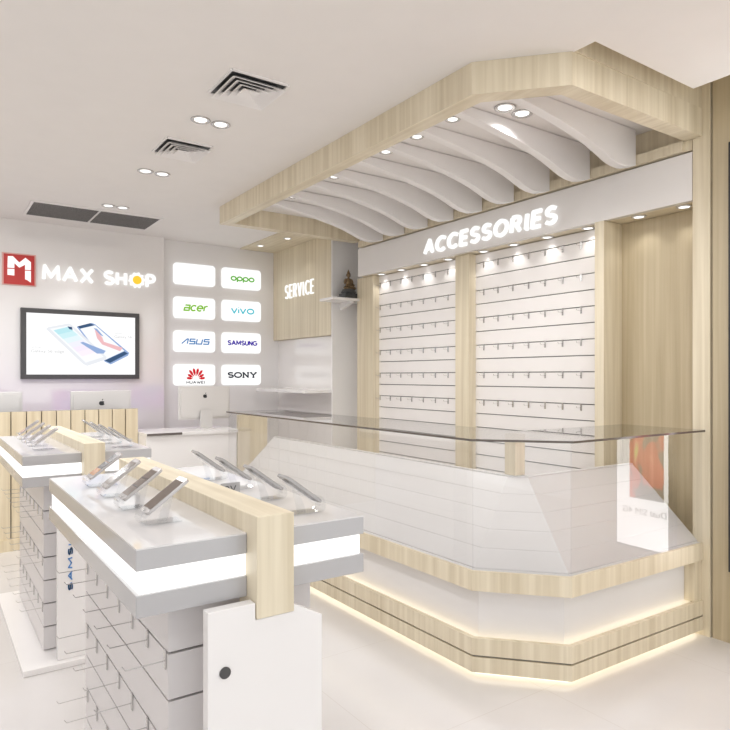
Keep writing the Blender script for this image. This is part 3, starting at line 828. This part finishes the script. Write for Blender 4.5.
# phones on clear stands
def screen_mat(name, c0, c1, stripes):
    m, nt, out = nmat(name)
    N = nt.nodes.new; L = nt.links.new
    b = N('ShaderNodeBsdfPrincipled'); b.inputs['Roughness'].default_value = .08
    tc = N('ShaderNodeTexCoord'); sp = N('ShaderNodeSeparateXYZ'); L(tc.outputs['Generated'], sp.inputs[0])
    r = N('ShaderNodeValToRGB'); r.color_ramp.interpolation = 'CONSTANT'
    e = r.color_ramp.elements; e[0].position = 0; e[0].color = (*c0, 1); e[1].position = stripes[0]; e[1].color = (*c1, 1)
    for i, s in enumerate(stripes[1:]):
        k = e.new(s); k.color = (*(c0 if i % 2 == 0 else c1), 1)
    L(sp.outputs['X'], r.inputs[0]); L(r.outputs['Color'], b.inputs['Base Color']); L(b.outputs[0], out.inputs[0]); return m
BRN = (.16, .125, .105)
SCR = [screen_mat('phone_screen_plain', BRN, (.17, .135, .115), [.5]),
       screen_mat('phone_screen_rows', BRN, (.05, .04, .035), [.32, .36, .64, .68]),
       screen_mat('phone_screen_orange', (.50, .25, .12), (.03, .03, .035), [.30, .62, .63])]
PBODY = pbr('phone_silver_case', (.50, .48, .47), .25, metal=.5)
PBACK = pbr('phone_grey_back', (.40, .39, .385), .25, metal=.2)
def make_phone(x, y, z, s, scr, label):
    """foot of the phone at (x, y, z); it leans up and back towards +X (s = 1) or -X (s = -1)"""
    t = thing('smartphone', (x, y, z), label, 'phone', 'smartphones on the display tables')
    a = math.radians(36)
    d = Vector((s*math.cos(a), 0, math.sin(a))); n = Vector((-s*math.sin(a), 0, math.cos(a)))
    o = Vector((x, y, z)); Ln, W, T = .128, .064, .008
    def rr(l0, l1, w, r):
        return rrect(l0, l1, -w/2, w/2, r, 4)
    b = MB(); b.extr(rr(0, Ln, W, .009), o, d, YR, n, T); bd = b.build('body', PBODY if s > 0 else PBACK, t, bevel=.0012)
    b = MB(); b.extr(rr(.014, Ln-.014, W-.008, .002), o+n*(T+.0001), d, YR, n, .0006); b.build('screen', scr, t)
    b = MB(); q = o+n*(T+.0001)+d*.007
    b.extr([(.0035*math.cos(k*PI/6), .006*math.sin(k*PI/6)) for k in range(12)], q, d, YR, n, .0008); b.build('home_button', PBACK, bd)
    b = MB(); q = o+d*(Ln-.018)
    b.extr(rrect(-.006, .006, -.006, .006, .002, 3), q, d, YR, -n, .0015); b.build('camera_lens', DGREY, bd)
    return t
def make_stand(x, y, z, s, label):
    """bent clear sheet: flat foot, upturned lip, sloping rest; cut from one strip"""
    t = thing('phone_stand', (x, y, z), label, 'phone stand', 'clear phone stands')
    a = math.radians(36); w = .052
    zt = z+.0005
    path = [(x+s*.085, zt+.001), (x-s*.004, zt+.001), (x-s*.014, zt+.006), (x-s*.018, zt+.016), (x-s*.016, zt+.030), (x-s*.010, zt+.042)]
    def sheet(path, th):
        lo, hi = [], []
        for i, p in enumerate(path):
            q0, q1 = path[max(i-1, 0)], path[min(i+1, len(path)-1)]
            dx, dz = q1[0]-q0[0], q1[1]-q0[1]; l = math.hypot(dx, dz)
            lo.append(p); hi.append((p[0]-dz/l*th*(-s), p[1]+dx/l*th*(-s)))
        return lo+hi[::-1]
    b = MB(); b.extr(sheet(path, .003), (0, y-w/2, 0), XR, ZR, YR, w); b.build('foot', ACRYL, t)
    b = MB(); q = [(x-s*.008, zt+.020), (x+s*.088, zt+.020+.096*math.tan(a)), (x+s*.0905, zt+.0165+.096*math.tan(a)), (x-s*.004, zt+.0165)]
    b.extr(q, (0, y-.018, 0), XR, ZR, YR, .036); b.build('rest', ACRYL, t)
    b = MB(); q = [(x+s*.030, zt+.0042), (x+s*.055, zt+.0042), (x+s*.070, zt+.066), (x+s*.048, zt+.050)]
    b.extr(q, (0, y-.003, 0), XR, ZR, YR, .006); b.build('web', ACRYL, t)
    return t
for nm, oy in (('nearest', 0), ('farther', 1.911)):
    for c in range(4):
        y = 1.606+.2155*c+oy
        sc = SCR[0] if c == 0 else (SCR[2] if c == 3 else SCR[1])
        extra = ('with a plain dark screen, ', 'with rows on its screen, ', 'with rows on its screen, ', 'with an orange and black screen, ')[c]
        make_phone(.446, y, 1.0096, 1, sc, 'phone %sleft half of %s table, %s from front' % (extra, nm, ORD[c]))
        make_stand(.447, y, .983, 1, 'clear phone stand, left half of %s table, %s from front' % (nm, ORD[c]))
        y = 1.50+.222*c+oy
        make_phone(.872, y, 1.0096, -1, SCR[1], 'grey phone seen from behind, right half of %s table, %s from front' % (nm, ORD[c]))
        make_stand(.871, y, .983, -1, 'clear phone stand, right half of %s table, %s from front' % (nm, ORD[c]))
t = thing('price_card', (.765, 1.83, .983), 'small white price card between phones on the nearest table', 'price card')
b = MB(); b.box(.735, .795, 1.828, 1.833, .9835, 1.025); pcd = b.build('card', LACQ, t)
text_bm('2V', (.747, 1.8278, .997), XR, ZR, -YR, .036, .02, .0006).build('lettering', DGREY, pcd)

# ------------------------------------------------------------------ light and camera
w = bpy.data.worlds.new('mall_daylight'); SC.world = w; w.use_nodes = True
bg = w.node_tree.nodes['Background']; bg.inputs['Color'].default_value = (.97, .985, 1, 1); bg.inputs['Strength'].default_value = .85
# unseen area lamps added under the ceiling to brighten the room
for x, k in ((-1.3, .4), (.1, .95)):
    for y, pw in ((-.6, 3), (1.1, 3.2), (2.8, 7), (4.7, 20)):
        o = lamp('AREA', 'unseen_fill_light', (x, y, ZC-.01), pw*k, (.985, .99, 1)); o.data.shape = 'DISK'; o.data.size = .35
for y in (-.6, 1.0):
    o = lamp('AREA', 'unseen_fill_light', (2.2, y, ZC-.01), 7, (.985, .99, 1)); o.data.shape = 'DISK'; o.data.size = .35

cam = bpy.data.cameras.new('camera'); co = bpy.data.objects.new('camera', cam); COL.objects.link(co)
co.location = (0, 0, 1.35)
cam.sensor_fit = 'HORIZONTAL'; cam.sensor_width = 36; cam.lens = 36*638/730
cam.shift_y = 11/730
co.rotation_euler = (PI/2, 0, -math.radians(34.592))
cam.clip_start = .02
SC.camera = co
SC.cycles.max_bounces = 10; SC.cycles.diffuse_bounces = 5; SC.cycles.glossy_bounces = 5; SC.cycles.transparent_max_bounces = 20
SC.cycles.use_denoising = True
SC.cycles.caustics_reflective = False
SC.cycles.sample_clamp_indirect = 6
vs = SC.view_settings
vs.view_transform = 'Standard'; vs.look = 'None'; vs.gamma = 1; vs.use_curve_mapping = False; vs.exposure = 0.74
for o in SC.objects:
    if '_base' in o: del o['_base']
